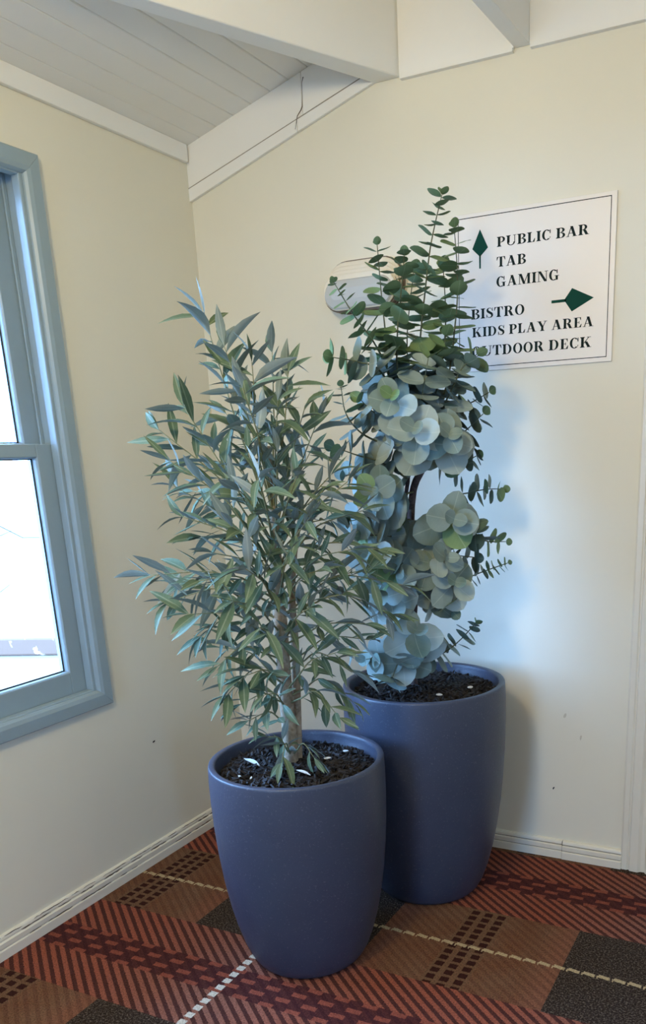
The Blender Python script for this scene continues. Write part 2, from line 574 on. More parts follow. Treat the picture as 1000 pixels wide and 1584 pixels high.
PB = [(o, z * 0.93) for o, z in PROF]
profile_run('skirting_board', PB, 0.02, 1.4560, 'y', skb, SKIRT)
PB2 = [(o + 0.0025, z * 0.93) if o > 0 else (o, z * 0.93) for o, z in PROF]
boxes('groove_line', GROOVE, [(0.05, 1.456, -0.0112, -0.0100, 0.0545, 0.0560), (0.05, 1.456, -0.0152, -0.0140, 0.0322, 0.0332), (1.4575, 1.676, -0.0138, -0.0125, 0.0545, 0.0560), (1.4575, 1.676, -0.0178, -0.0165, 0.0322, 0.0332), (1.4560, 1.4575, -0.0165, -0.0005, 0.001, 0.071)], skb)  # dark strips laid into the skirting grooves and joint
profile_run('skirting_board', PB2, 1.4575, 1.678, 'y', skb, SKIRT)

# ------------------------------------------------------------------ doorway casing and door at the right
arch = structure(empty('trim_6'), 'cream moulded door architrave at the right edge', 'architrave')
AP = [(1.676, 0), (1.676, 0.012), (1.682, 0.016), (1.698, 0.016), (1.7025, 0.012), (1.7055, 0.012), (1.710, 0.020), (1.738, 0.022), (1.748, 0.014), (1.762, 0.012), (1.768, 0.024), (1.80, 0.024), (1.80, 0)]
b = MB()
b.loft([[(x, -o, 0) for x, o in AP], [(x, -o, 2.16) for x, o in AP]])
b.build('architrave_leg', SKIRT, arch)
boxes('architrave_head', SKIRT, [(1.80, 2.66, -0.022, 0, 2.08, 2.16)], arch)
dr = structure(empty('door_1'), 'plain cream door beside the back wall', 'door')
boxes('door_panel', SKIRT, [(1.803, 2.637, 0.03, 0.07, 0.004, 2.077)], dr)

# ------------------------------------------------------------------ windows
def make_window(k, ya, yb):
    w = structure(empty('window_%d' % k), 'blue grey sash window with two panes in the left wall' if k == 1 else 'blue grey sash window further along the left wall', 'window')
    z0, z1 = 0.683, 2.376
    # mitred architrave, profile runs outward edge -> inner edge
    prof = [(0.0, 0.0), (0.0, 0.017), (0.004, 0.021), (0.040, 0.022), (0.052, 0.018), (0.058, 0.010), (0.060, 0.0)]
    def leg(p, q, inward):
        mb = MB()
        ring = lambda pt, s: [(o, pt[0] + inward[0] * d + s[0] * d, pt[1] + inward[1] * d + s[1] * d) for d, o in prof]
        dv = ((q[0] > p[0]) - (q[0] < p[0]), (q[1] > p[1]) - (q[1] < p[1]))
        mb.loft([ring(p, dv), ring(q, (-dv[0], -dv[1]))])
        mb.build('architrave', FRAME, w)
    g = 0.0004
    leg((yb, z0 + g), (yb, z1 - g), (-1, 0)); leg((ya, z0 + g), (ya, z1 - g), (1, 0))
    leg((ya + g, z0), (yb - g, z0), (0, 1)); leg((ya + g, z1), (yb - g, z1), (0, -1))
    # jamb lining and stop bead
    oa, ob, oz0, oz1 = ya + 0.05, yb - 0.05, 0.725, 2.335
    def rect_frame(name, x0, x1, t, inset, parent=w, bev=0.002, tb=None, tt=None):
        tb = t if tb is None else tb
        tt = t if tt is None else tt
        a0, a1, c0, c1 = oa + inset, ob - inset, oz0 + inset, oz1 - inset
        return boxes(name, FRAME, [(x0, x1, a0, a0 + t, c0, c1), (x0, x1, a1 - t, a1, c0, c1),
                                   (x0, x1, a0 + t, a1 - t, c0, c0 + tb), (x0, x1, a0 + t, a1 - t, c1 - tt, c1)], parent, bev)
    rect_frame('jamb', -0.15, 0.002, 0.006, 0.0)
    rect_frame('stop_bead', -0.028, 0.004, 0.016, 0.0065, bev=0.004)
    rect_frame('parting_bead', -0.076, -0.068, 0.013, 0.0065)
    rect_frame('outer_bead', -0.135, -0.116, 0.022, 0.0065)
    def sash(name, x0, x1, c0, c1, tb, tt):
        a0, a1, t = oa + 0.008, ob - 0.008, 0.072
        s = boxes(name, FRAME, [(x0, x1, a0, a0 + t, c0, c1), (x0, x1, a1 - t, a1, c0, c1)], w, 0.003)
        boxes('bottom_rail', FRAME, [(x0, x1, a0 + t, a1 - t, c0, c0 + tb)], s, 0.003)
        boxes('top_rail', FRAME, [(x0, x1, a0 + t, a1 - t, c1 - tt, c1)], s, 0.003)
        # sloped glazing moulding round the pane
        i0, i1, j0, j1 = a0 + t, a1 - t, c0 + tb, c1 - tt
        mb = MB()
        d, xm = 0.004, x0 + 0.011
        def rr(e, x): return [(x, i0 + e, j0 + e), (x, i1 - e, j0 + e), (x, i1 - e, j1 - e), (x, i0 + e, j1 - e)]
        mb.loft([rr(-0.0005, x1 - 0.002), rr(0.0015, x1 - 0.004), rr(0.003, x1 - 0.008), rr(d, xm + 0.003), rr(d, xm - 0.003), rr(-0.0005, x0 + 0.003)], cap=False)
        mb.build('glazing_bead', FRAME, s)
        gs = MB()
        gs.loft([rr(d - 0.0005, xm + 0.0055), rr(d + 0.0035, xm + 0.0050), rr(d + 0.0035, xm + 0.0022), rr(d - 0.0005, xm + 0.0022)], cap=False)
        gs.build('glazing_seal', DARK, s)
        boxes('pane', GLASS, [(xm - 0.002, xm + 0.002, i0 + d - 0.003, i1 - d + 0.003, j0 + d - 0.003, j1 - d + 0.003)], s)
        return s
    sash('lower_sash', -0.067, -0.030, 0.742, 1.561, 0.078, 0.040)
    sash('upper_sash', -0.114, -0.078, 1.522, 2.327, 0.040, 0.050)
for k, (ya, yb) in enumerate(WIN_Y):
    make_window(k + 1, ya, yb)

w3 = structure(empty('window_3'), 'blue grey window in the wall behind the camera', 'window')
boxes('window_frame', FRAME, [(0.75, 0.80, RY - 0.08, RY + 0.02, 0.72, 2.34), (1.70, 1.75, RY - 0.08, RY + 0.02, 0.72, 2.34), (0.80, 1.70, RY - 0.08, RY + 0.02, 0.72, 0.80),
                              (0.80, 1.70, RY - 0.08, RY + 0.02, 2.28, 2.34), (0.80, 1.70, RY - 0.06, RY, 1.52, 1.56)], w3)
boxes('pane', GLASS, [(0.80, 1.70, RY - 0.042, RY - 0.038, 0.80, 1.52)], w3)
boxes('pane', GLASS, [(0.80, 1.70, RY - 0.042, RY - 0.038, 1.56, 2.28)], w3)

w4 = structure(empty('window_4'), 'unseen blue grey window added in the right wall to light the left wall', 'window')  # unseen window added so blue daylight reaches the left wall
boxes('window_frame', FRAME, [(RX - 0.02, RX + 0.08, -4.90, -4.85, 0.72, 2.34), (RX - 0.02, RX + 0.08, -4.35, -4.30, 0.72, 2.34), (RX - 0.02, RX + 0.08, -4.85, -4.35, 0.72, 0.80),
                              (RX - 0.02, RX + 0.08, -4.85, -4.35, 2.28, 2.34), (RX, RX + 0.06, -4.85, -4.35, 1.52, 1.56)], w4)
boxes('pane', GLASS, [(RX + 0.038, RX + 0.042, -4.85, -4.35, 0.80, 1.52)], w4)
boxes('pane', GLASS, [(RX + 0.038, RX + 0.042, -4.85, -4.35, 1.56, 2.28)], w4)

# ------------------------------------------------------------------ outside
structure(boxes('ground', GROUND, [(-30, -0.16, -20, 30, -0.36, -0.30), (-0.16, 12, -25, RY - 0.11, -0.36, -0.30), (RX + 0.11, 14, RY - 0.11, 8, -0.36, -0.30)]), 'pale paving outside the window', 'ground')
kb = MB()
kb.loft([[(-5.35, 2.55, z), (-3.9, 3.10, z), (-4.05, 3.40, z), (-5.6, 2.80, z)] for z in (-0.30, -0.12)])
tag(kb.build('stone_kerb', KERB, bevel=0.02), 'speckled grey stone kerb on the paving outside the window', 'kerb')
random.seed(9)
TWIG_OUT = paint('dark_outdoor_twigs', (0.022, 0.014, 0.010), 0.2, 0.9, 0.1, 20, 0.05)
TX, TY = -5.9, 3.75
bt = tag(empty('bare_tree', (TX, TY, -0.3)), 'thin bare tree standing outside beyond the lower pane', 'tree')
mb = MB()
mb.tube([(-0.9, -0.45, 0), (-0.85, -0.42, 0.8), (-0.9, -0.45, 1.6), (-0.8, -0.40, 2.6), (-0.85, -0.42, 3.6)], [0.05, 0.045, 0.035, 0.025, 0.01], 8)
mb.build('trunk', TWIG_OUT, bt, True)
for k in range(16):
    h = 0.5 + 2.6 * k / 15
    a = math.radians(27 + random.uniform(-40, 40))
    L = random.uniform(0.7, 1.5)
    mb = MB()
    p = Vector((-0.87, -0.43, h)); pts = [p]
    for q in range(5):
        p = p + Vector((math.cos(a) * L / 5, math.sin(a) * L / 5, L / 5 * random.uniform(-0.7, 0.8)))
        pts.append(p)
    mb.tube(pts, [0.011, 0.009, 0.007, 0.005, 0.004, 0.002], 5)
    mb.build('branch', TWIG_OUT, bt, True)

# ------------------------------------------------------------------ direction sign
SX0, SX1, SZ0, SZ1 = 1.045, 1.574, 1.7485, 2.223
sg = tag(empty('direction_sign', (SX0, 0, SZ0)), 'white wall sign with black lettering and two dark green arrows', 'sign')
def loc(o, root):
    o.parent = root
    o.matrix_parent_inverse = Matrix.Translation(-Vector(root.location))
    return o
loc(boxes('panel', SIGN_WHITE, [(SX0, SX1, -0.0065, -0.0005, SZ0, SZ1)], bevel=0.0012), sg)
yf = -0.0069
def flat(polys, name, mat):
    b = MB()
    for p in polys:
        n = len(p)
        b.add([(x, yf, z) for x, z in p] + [(x, -0.0060, z) for x, z in p],
              [tuple(range(n)), tuple(range(2 * n - 1, n - 1, -1))] + [(i, (i + 1) % n, n + (i + 1) % n, n + i) for i in range(n)])
    return loc(b.build(name, mat), sg)
t = 0.0022
bx0, bx1, bz0, bz1 = 1.061, 1.5577, 1.7620, 2.2115
rc = lambda x0, x1, z0, z1: [(x0, z0), (x1, z0), (x1, z1), (x0, z1)]
flat([rc(bx0, bx0 + t, bz0, bz1), rc(bx1 - t, bx1, bz0, bz1), rc(bx0 + t, bx1 - t, bz0, bz0 + t), rc(bx0 + t, bx1 - t, bz1 - t, bz1)], 'border_line', SIGN_INK)
flat([[(1.1372, 2.1736), (1.1104, 2.1189), (1.1368, 2.0940), (1.1644, 2.1184)], rc(1.1340, 1.1396, 2.0596, 2.1)], 'arrow', SIGN_GREEN)
flat([[(1.5123, 1.9369), (1.4430, 1.9704), (1.4180, 1.9384), (1.4434, 1.9033)], rc(1.3773, 1.425, 1.9328, 1.9412)], 'arrow', SIGN_GREEN)

ST, HA, SE = 0.225, 0.078, 0.10
def stem(x, w=ST, top=True, bot=True, z0=0.0, z1=1.0, se=SE):
    r = [rc(x, x + w, z0, z1)]
    for on, zz, d in ((bot, z0, 1), (top, z1, -1)):
        if on:
            r.append(rc(x - se, x + w + se, min(zz, zz + d * 0.045), max(zz, zz + d * 0.045)))
            r.append([(x - se * 0.7, zz + d * 0.045), (x, zz + d * 0.045), (x, zz + d * 0.13)])
            r.append([(x + w + se * 0.7, zz + d * 0.045), (x + w, zz + d * 0.045), (x + w, zz + d * 0.13)])
    return r
def ln(x0, z0, x1, z1, w):
    """slanted stroke of horizontal width w"""
    return [[(x0, z0), (x0 + w, z0), (x1 + w, z1), (x1, z1)]]
def bowl(cx, cz, rx, rz, a0, a1, tm=ST, tn=HA, n=20):
    r = []
    for i in range(n):
        q = []
        for a in (a0 + (a1 - a0) * i / n, a0 + (a1 - a0) * (i + 1) / n):
            a = math.radians(a)
            q.append(((cx + rx * math.cos(a), cz + rz * math.sin(a)), (cx + (rx - tm) * math.cos(a), cz + (rz - tn) * math.sin(a))))
        r.append([q[0][0], q[1][0], q[1][1], q[0][1]])
    return r
def tick(x, z, w, h):
    return [[(x, z), (x + w, z), (x + w, z + h), (x + w - 0.02, z + h)] if w > 0 else [(x, z), (x + w, z), (x + w, z + h), (x + w + 0.02, z + h)]]
def serif(x0, x1, z):
    return [rc(x0, x1, z if z < 0.5 else z - 0.045, z + 0.045 if z < 0.5 else z)]
def spath(pts, ws):
    r = []
    for (p, w), (q, v) in zip(zip(pts, ws), zip(pts[1:], ws[1:])):
        d = Vector((q[0] - p[0], q[1] - p[1])).normalized()
        n = Vector((-d.y, d.x))
        e = d * 0.012
        r.append([(p[0] - e.x - n.x * w / 2, p[1] - e.y - n.y * w / 2), (q[0] + e.x - n.x * v / 2, q[1] + e.y - n.y * v / 2),
                  (q[0] + e.x + n.x * v / 2, q[1] + e.y + n.y * v / 2), (p[0] - e.x + n.x * w / 2, p[1] - e.y + n.y * w / 2)])
    return r
def glyph(c):
    if c == 'A':
        return ln(.10, 0, .40, 1, .075) + ln(.62, 0, .33, 1, .235) + [rc(.2, .68, .30, .355)] + serif(.0, .26, 0) + serif(.53, .95, 0), .95
    if c == 'B':
        return stem(.10) + [rc(.1, .48, .955, 1), rc(.1, .5, 0, .045), rc(.1, .48, .50, .55)] + bowl(.44, .765, .31, .235, -90, 90, .2) + bowl(.46, .265, .34, .265, -90, 90, .21), .82
    if c == 'C':
        return bowl(.42, .5, .40, .52, 48, 312, .21) + [[(.70, .62), (.76, .62), (.76, 1.0), (.72, 1.0), (.66, .86)], [(.68, .17), (.70, .30), (.77, .30), (.66, .05)]], .82
    if c == 'D':
        return stem(.10) + [rc(.1, .45, .955, 1), rc(.1, .45, 0, .045)] + bowl(.42, .5, .44, .5, -90, 90, .215, .05), .92
    if c == 'E':
        return stem(.10, top=False, bot=False) + serif(.0, .32, 0) + serif(.0, .32, 1) + [rc(.1, .66, .95, 1), rc(.1, .68, 0, .05), rc(.3, .5, .475, .53), [(.55, .95), (.66, .95), (.66, .70), (.63, .70)],
            [(.52, .05), (.68, .05), (.72, .33), (.68, .33)], rc(.47, .51, .36, .64)], .76
    if c == 'G':
        return bowl(.42, .5, .40, .52, 48, 300, .21) + [[(.70, .62), (.76, .62), (.76, 1.0), (.72, 1.0), (.66, .86)], rc(.60, .80, .02, .42), rc(.50, .90, .40, .45), [(.52, -.01), (.62, .02), (.66, .12), (.56, .06)]], .92
    if c == 'I':
        return stem(.10), .42
    if c == 'K':
        return stem(.10) + ln(.30, .40, .70, .96, .075) + ln(.66, 0, .38, .56, .24) + serif(.58, .92, 1) + serif(.58, .98, 0), .97
    if c == 'L':
        return stem(.10) + [rc(.1, .66, 0, .05), [(.50, .05), (.66, .05), (.71, .36), (.67, .36)]], .74
    if c == 'M':
        return [rc(.10, .16, 0, 1)] + ln(.46, 0, .10, 1, .22) + ln(.50, 0, .88, 1, .07) + [rc(.86, 1.07, 0, 1)] + serif(0, .28, 0) + serif(0, .3, 1) + serif(.76, 1.17, 0) + serif(.84, 1.17, 1), 1.17
    if c == 'N':
        return [rc(.11, .17, 0, 1)] + ln(.64, 0, .08, 1, .24) + [rc(.79, .85, 0, 1)] + serif(0, .3, 0) + serif(0, .3, 1) + serif(.66, .97, 1), .97
    if c == 'O':
        return bowl(.43, .5, .42, .52, 0, 360, .21, .06, 36), .87
    if c == 'P':
        return stem(.10) + [rc(.1, .46, .955, 1), rc(.1, .46, .42, .47)] + bowl(.42, .71, .33, .29, -90, 90, .2), .77
    if c == 'R':
        return stem(.10) + [rc(.1, .46, .955, 1), rc(.1, .46, .46, .51)] + bowl(.42, .73, .33, .27, -90, 90, .2) + ln(.62, 0, .40, .48, .24) + serif(.62, .92, 0), .92
    if c == 'S':
        pts = [(.58, .72), (.52, .88), (.42, .965), (.31, .975), (.20, .93), (.14, .83), (.14, .72), (.22, .61), (.36, .52), (.50, .42), (.57, .31), (.56, .17), (.48, .07), (.36, .025), (.24, .035), (.14, .12), (.08, .28)]
        ws = [.03, .04, .05, .06, .10, .15, .19, .22, .235, .22, .19, .15, .10, .06, .05, .04, .03]
        return spath(pts, ws) + [[(.56, .66), (.62, .66), (.62, 1.0), (.58, 1.0)], [(.05, 0), (.09, 0), (.11, .34), (.05, .34)]], .68
    if c == 'T':
        return stem(.30, top=False) + [rc(.03, .79, .95, 1), [(.03, .95), (.16, .95), (.04, .66), (.0, .66)], [(.79, .95), (.66, .95), (.78, .66), (.82, .66)]], .82
    if c == 'U':
        return stem(.10, bot=False, z0=.3) + bowl(.46, .32, .36, .34, 180, 360, .135, .07) + [rc(.10, .315, .25, .5), rc(.76, .82, .3, 1)] + serif(.64, .94, 1), .94
    if c == 'Y':
        return stem(.38, .21, top=False, z1=.5) + ln(.36, .42, .07, 1, .24) + ln(.50, .42, .76, 1, .075) + serif(-.02, .40, 1) + serif(.62, .93, 1), .93
    return [], .30
def text_line(s, x0, x1, z0, h):
    x, polys = 0.0, []
    for ch in s:
        g, w = glyph(ch)
        if ch == ' ':
            x += .34
            continue
        polys += [[(px + x, pz) for px, pz in p] for p in g]
        x += w + .075
    k = (x1 - x0) / (x - .075)
    flat([[(x0 + px * k, z0 + pz * h) for px, pz in p] for p in polys], 'lettering', SIGN_INK)
text_line('PUBLIC BAR', 1.1945, 1.4915, 2.1155, 0.0285)
text_line('TAB', 1.1935, 1.2925, 2.0575, 0.0290)
text_line('GAMING', 1.1925, 1.4010, 1.9990, 0.0300)
text_line('BISTRO', 1.1045, 1.2885, 1.9100, 0.0300)
text_line('KIDS PLAY AREA', 1.1075, 1.5135, 1.8550, 0.0290)
text_line('OUTDOOR DECK', 1.1065, 1.5085, 1.7950, 0.0305)

# ------------------------------------------------------------------ wall lamp
LX, LZ = 0.722, 2.050
lamp = tag(empty('wall_light', (LX, 0, LZ)), 'oval cream bulkhead wall light with ribbed hood, partly behind the taller plant', 'lamp')
def stad(w, h, y, cx=0.0, cz=0.0, n=14):
    r, a = h / 2, w / 2 - h / 2
    pts = []
    for k in range(n + 1):
        q = -math.pi / 2 + math.pi * k / n
        pts.append((cx + a + r * math.cos(q), y, cz + r * math.sin(q)))
    for k in range(n + 1):
        q = math.pi / 2 + math.pi * k / n
        pts.append((cx - a + r * math.cos(q), y, cz + r * math.sin(q)))
    return pts
b = MB()
b.loft([stad(0.305, 0.168, -0.0005), stad(0.305, 0.168, -0.02), stad(0.298, 0.160, -0.024)])
b.build('base', LAMP_CREAM, lamp, bevel=0)
for k in range(4):
    w, h, y = 0.298 - 0.007 * k, 0.160 - 0.0150 * k, -0.024 - 0.013 * k
    cz = -0.0068 * k
    b = MB()
    b.loft([stad(w - 0.012, h - 0.012, y, 0, cz), stad(w - 0.022, h - 0.022, y - 0.006, 0, cz), stad(w, h, y - 0.007, 0, cz), stad(w - 0.002, h - 0.002, y - 0.013, 0, cz), stad(w - 0.010, h - 0.010, y - 0.0152, 0, cz)])
    b.build('hood_rib', LAMP_CREAM, lamp)
    b = MB()
    b.loft([stad(w + 0.009, h + 0.009, y + 0.004, 0, cz), stad(w + 0.009, h + 0.009, y - 0.0012, 0, cz)])
    b.build('hood_gap_shade', LAMP_GAP_SHADE, lamp)  # dark plate stands in for the shade between hood ribs
b = MB()
b.loft([stad(0.262, 0.092, -0.070, 0, -0.0285), stad(0.262, 0.092, -0.079, 0, -0.0285), stad(0.252, 0.082, -0.085, 0, -0.0285), stad(0.20, 0.035, -0.091, 0, -0.0285)])
b.build('lens', LAMP_LENS, lamp, smooth=False)

# ------------------------------------------------------------------ planters
def lathe(prof, n=72):
    b = MB()
    b.loft([[(r * math.cos(2 * math.pi * k / n), r * math.sin(2 * math.pi * k / n), z) for k in range(n)] for r, z in prof])
    return b
def pot_profile(H, R, body, lip=0.026, soil=0.045):
    pr = [(0.02, 0.0)] + [(R * k, H * z) for k, z in body]
    pr += [(R * 0.993, H - 0.008), (R * 0.991, H - 0.004), (R * 0.986, H - 0.0012), (R * 0.978, H), (R - lip + 0.003, H), (R - lip - 0.001, H - 0.0012), (R - lip - 0.003, H - 0.004), (R - lip - 0.004, H - 0.012),
           (R - lip - 0.014, H - soil - 0.05), (R * 0.6, H - soil - 0.055), (0.02, H - soil - 0.055)]
    return pr
BODY = [(.585, 0), (.63, .006), (.665, .02), (.72, .06), (.785, .13), (.845, .22), (.895, .32), (.94, .44), (.972, .57), (.992, .70), (1.0, .82), (1.0, .93), (.994, .975)]

def mulch(root, R, z, n, seed):
    rnd = random.Random(seed)
    b = MB()
    nn = 40
    rings = []
    for rr in (R, R * .8, R * .6, R * .4, R * .2, 0.006):
        rings.append([(rr * math.cos(6.2832 * k / nn), rr * math.sin(6.2832 * k / nn), z - 0.010 + 0.022 * (1 - rr / R) + rnd.uniform(-.004, .004)) for k in range(nn)])
    b.loft([[(x, y, z - 0.04) for x, y, _ in rings[0]]] + rings)
    for i in range(n):
        a, rr = rnd.uniform(0, 6.2832), R * math.sqrt(rnd.random()) * 0.985
        c = Vector((rr * math.cos(a), rr * math.sin(a), z - 0.004 + 0.022 * (1 - rr / R) + rnd.uniform(-.004, .010)))
        L, W, T = rnd.uniform(.008, .024), rnd.uniform(.002, .0048), rnd.uniform(.0012, .003)
        if rr + L > R:
            L *= .5
        M4 = Matrix.Translation(c) @ Matrix.Rotation(rnd.uniform(0, 6.28), 4, 'Z') @ Matrix.Rotation(rnd.gauss(0, .35), 4, 'Y') @ Matrix.Rotation(rnd.gauss(0, .5), 4, 'X')
        vs = [M4 @ Vector((sx * L * rnd.uniform(.7, 1.1), sy * W, sz * T)) for sx in (-1, 1) for sy in (-1, 1) for sz in (-1, 1)]
        b.add(vs, [(0, 1, 3, 2), (4, 6, 7, 5), (0, 4, 5, 1), (2, 3, 7, 6), (0, 2, 6, 4), (1, 5, 7, 3)])
    o = b.build('mulch', MULCH, root, fix=False)
    o['kind'] = 'stuff'
    return o

EUC=[([[1.071,-0.363,1.513],[1.076,-0.383,1.682],[1.083,-0.38,1.809],[1.098,-0.373,1.931],[1.115,-0.366,2.05],[1.131,-0.358,2.125],[1.15,-0.35,2.196]],0.092,0.04,0.05),([[1.056,-0.348,1.533],[1.004,-0.427,1.684],[1.004,-0.449,1.827],[0.996,-0.453,1.948],[0.99,-0.455,2.068]],0.088,0.038,0.2),([[1.065,-0.366,1.571],[1.049,-0.461,1.698],[1.048,-0.462,1.822],[1.051,-0.438,1.927],[1.06,-0.423,2.037]],0.092,0.045,0.15),([[1.038,-0.433,1.646],[1.004,-0.504,1.787],[0.945,-0.531,1.879],[0.895,-0.553,1.969]],0.08,0.026,0.25),([[1.046,-0.43,1.608],[1.019,-0.519,1.723],[0.975,-0.572,1.749],[0.914,-0.611,1.763]],0.09,0.06,0.3),([[0.998,-0.452,1.517],[0.942,-0.51,1.556],[0.911,-0.546,1.612],[0.901,-0.551,1.688]],0.07,0.035,0.35),([[1.041,-0.41,1.419],[1.01,-0.523,1.471],[0.963,-0.577,1.492],[0.9,-0.606,1.518]],0.095,0.06,0.25),([[1.071,-0.363,1.513],[1.155,-0.358,1.678],[1.18,-0.336,1.858],[1.18,-0.314,1.983],[1.173,-0.317,2.115]],0.082,0.045,0.15),([[1.077,-0.361,1.513],[1.149,-0.295,1.606],[1.206,-0.247,1.643],[1.247,-0.229,1.666]],0.085,0.045,0.2),([[1.076,-0.361,1.494],[1.133,-0.313,1.511],[1.189,-0.277,1.557],[1.237,-0.255,1.603]],0.085,0.05,0.2),([[1.071,-0.364,1.494],[1.109,-0.456,1.513],[1.144,-0.55,1.539],[1.163,-0.618,1.561]],0.11,0.07,0.4),([[1.045,-0.375,1.212],[1.084,-0.357,1.274],[1.111,-0.323,1.324],[1.145,-0.297,1.356],[1.195,-0.263,1.366],[1.236,-0.233,1.374],[1.282,-0.202,1.373]],0.06,0.042,0.62),([[1.061,-0.368,1.236],[1.138,-0.388,1.275],[1.192,-0.44,1.288],[1.237,-0.508,1.303]],0.105,0.07,0.55),([[1.07,-0.364,1.226],[1.195,-0.34,1.265],[1.249,-0.282,1.217],[1.311,-0.254,1.211]],0.085,0.04,0.3),([[1.047,-0.374,1.081],[1.153,-0.326,1.081],[1.23,-0.291,1.112],[1.317,-0.251,1.143]],0.05,0.028,0.45),([[1.04,-0.378,1.028],[1.138,-0.399,1.067],[1.195,-0.439,1.092],[1.23,-0.489,1.114]],0.105,0.06,0.25),([[1.034,-0.38,0.854],[1.126,-0.382,0.856],[1.181,-0.346,0.896],[1.221,-0.295,0.948]],0.075,0.036,0.2),([[1.031,-0.382,0.843],[1.053,-0.46,0.894],[1.093,-0.518,0.941],[1.124,-0.559,0.972]],0.115,0.07,0.3),([[1.03,-0.382,0.809],[0.998,-0.485,0.853],[0.983,-0.546,0.871],[0.966,-0.598,0.877]],0.085,0.05,0.3),([[1.026,-0.384,0.798],[1.045,-0.485,0.852],[1.048,-0.539,0.853],[1.042,-0.563,0.82]],0.09,0.085,0.45),([[1.039,-0.378,1.123],[1.017,-0.498,1.165],[1.009,-0.568,1.188],[1.001,-0.615,1.207]],0.1,0.07,0.45),([[1.043,-0.376,1.288],[1.004,-0.504,1.308],[0.977,-0.56,1.312],[0.941,-0.609,1.305]],0.1,0.06,0.25),([[1.049,-0.373,1.377],[1.033,-0.491,1.369],[1.03,-0.58,1.382],[1.045,-0.661,1.393]],0.105,0.06,0.45),([[1.035,-0.38,0.996],[1.026,-0.494,1.036],[1.02,-0.552,1.066],[1.014,-0.587,1.092]],0.1,0.07,0.3),([[1.071,-0.363,1.513],[1.095,-0.265,1.724],[1.108,-0.237,1.875],[1.104,-0.239,2.029]],0.09,0.06,0.15),([[1.067,-0.365,1.514],[1.003,-0.284,1.71],[0.998,-0.287,1.842],[1.021,-0.276,2.023]],0.09,0.06,0.15),([[1.081,-0.381,1.513],[1.114,-0.454,1.605],[1.142,-0.496,1.673],[1.169,-0.517,1.748]],0.105,0.07,0.2),([[1.073,-0.363,1.513],[1.154,-0.414,1.511],[1.195,-0.461,1.519],[1.227,-0.512,1.542]],0.1,0.07,0.45),([[1.043,-0.376,1.216],[1.059,-0.457,1.185],[1.057,-0.502,1.167],[1.064,-0.553,1.158]],0.1,0.07,0.25),([[1.04,-0.377,1.102],[1.109,-0.412,1.057],[1.154,-0.413,1.039],[1.182,-0.401,1.007]],0.095,0.06,0.25),([[1.067,-0.365,1.514],[1.005,-0.459,1.591],[0.98,-0.515,1.619],[0.964,-0.544,1.646]],0.09,0.06,0.3),([[1.067,-0.365,1.514],[1.067,-0.475,1.588],[1.08,-0.557,1.63],[1.093,-0.606,1.65]],0.11,0.06,0.35),([[1.045,-0.375,1.298],[0.981,-0.426,1.411],[0.94,-0.478,1.433],[0.891,-0.533,1.436]],0.09,0.055,0.35),([[1.046,-0.375,1.237],[1.024,-0.473,1.246],[1.011,-0.544,1.257],[0.967,-0.587,1.261]],0.09,0.06,0.35),([[1.076,-0.361,1.494],[1.143,-0.287,1.451],[1.173,-0.251,1.46],[1.207,-0.236,1.478]],0.07,0.045,0.3),([[1.045,-0.375,1.206],[1.117,-0.343,1.193],[1.166,-0.353,1.179],[1.231,-0.324,1.168]],0.095,0.055,0.3),([[1.045,-0.375,1.154],[1.11,-0.434,1.143],[1.162,-0.476,1.174],[1.205,-0.5,1.189]],0.09,0.06,0.5),([[1.071,-0.364,1.494],[1.192,-0.396,1.675],[1.226,-0.403,1.725],[1.258,-0.366,1.764]],0.085,0.05,0.3),([[1.067,-0.365,1.494],[1.13,-0.391,1.642],[1.159,-0.389,1.749],[1.169,-0.385,1.819]],0.09,0.06,0.2)]
EUC_TRUNK=[[[1.032,-0.381,0.707],[1.028,-0.383,0.876],[1.039,-0.378,1.049],[1.037,-0.379,1.206],[1.036,-0.379,1.298],[1.048,-0.374,1.393],[1.084,-0.38,1.459],[1.073,-0.363,1.571],[1.072,-0.363,1.683]],[[1.037,-0.379,1.206],[1.013,-0.368,1.337],[1.024,-0.363,1.427],[1.019,-0.365,1.515]],[[1.041,-0.377,1.216],[1.084,-0.357,1.274],[1.107,-0.336,1.315]]]
EUC_R=[[0.013,0.013,0.013,0.013,0.012,0.012,0.011,0.007,0.004],[0.007,0.007,0.006,0.004],[0.008,0.007,0.004]]
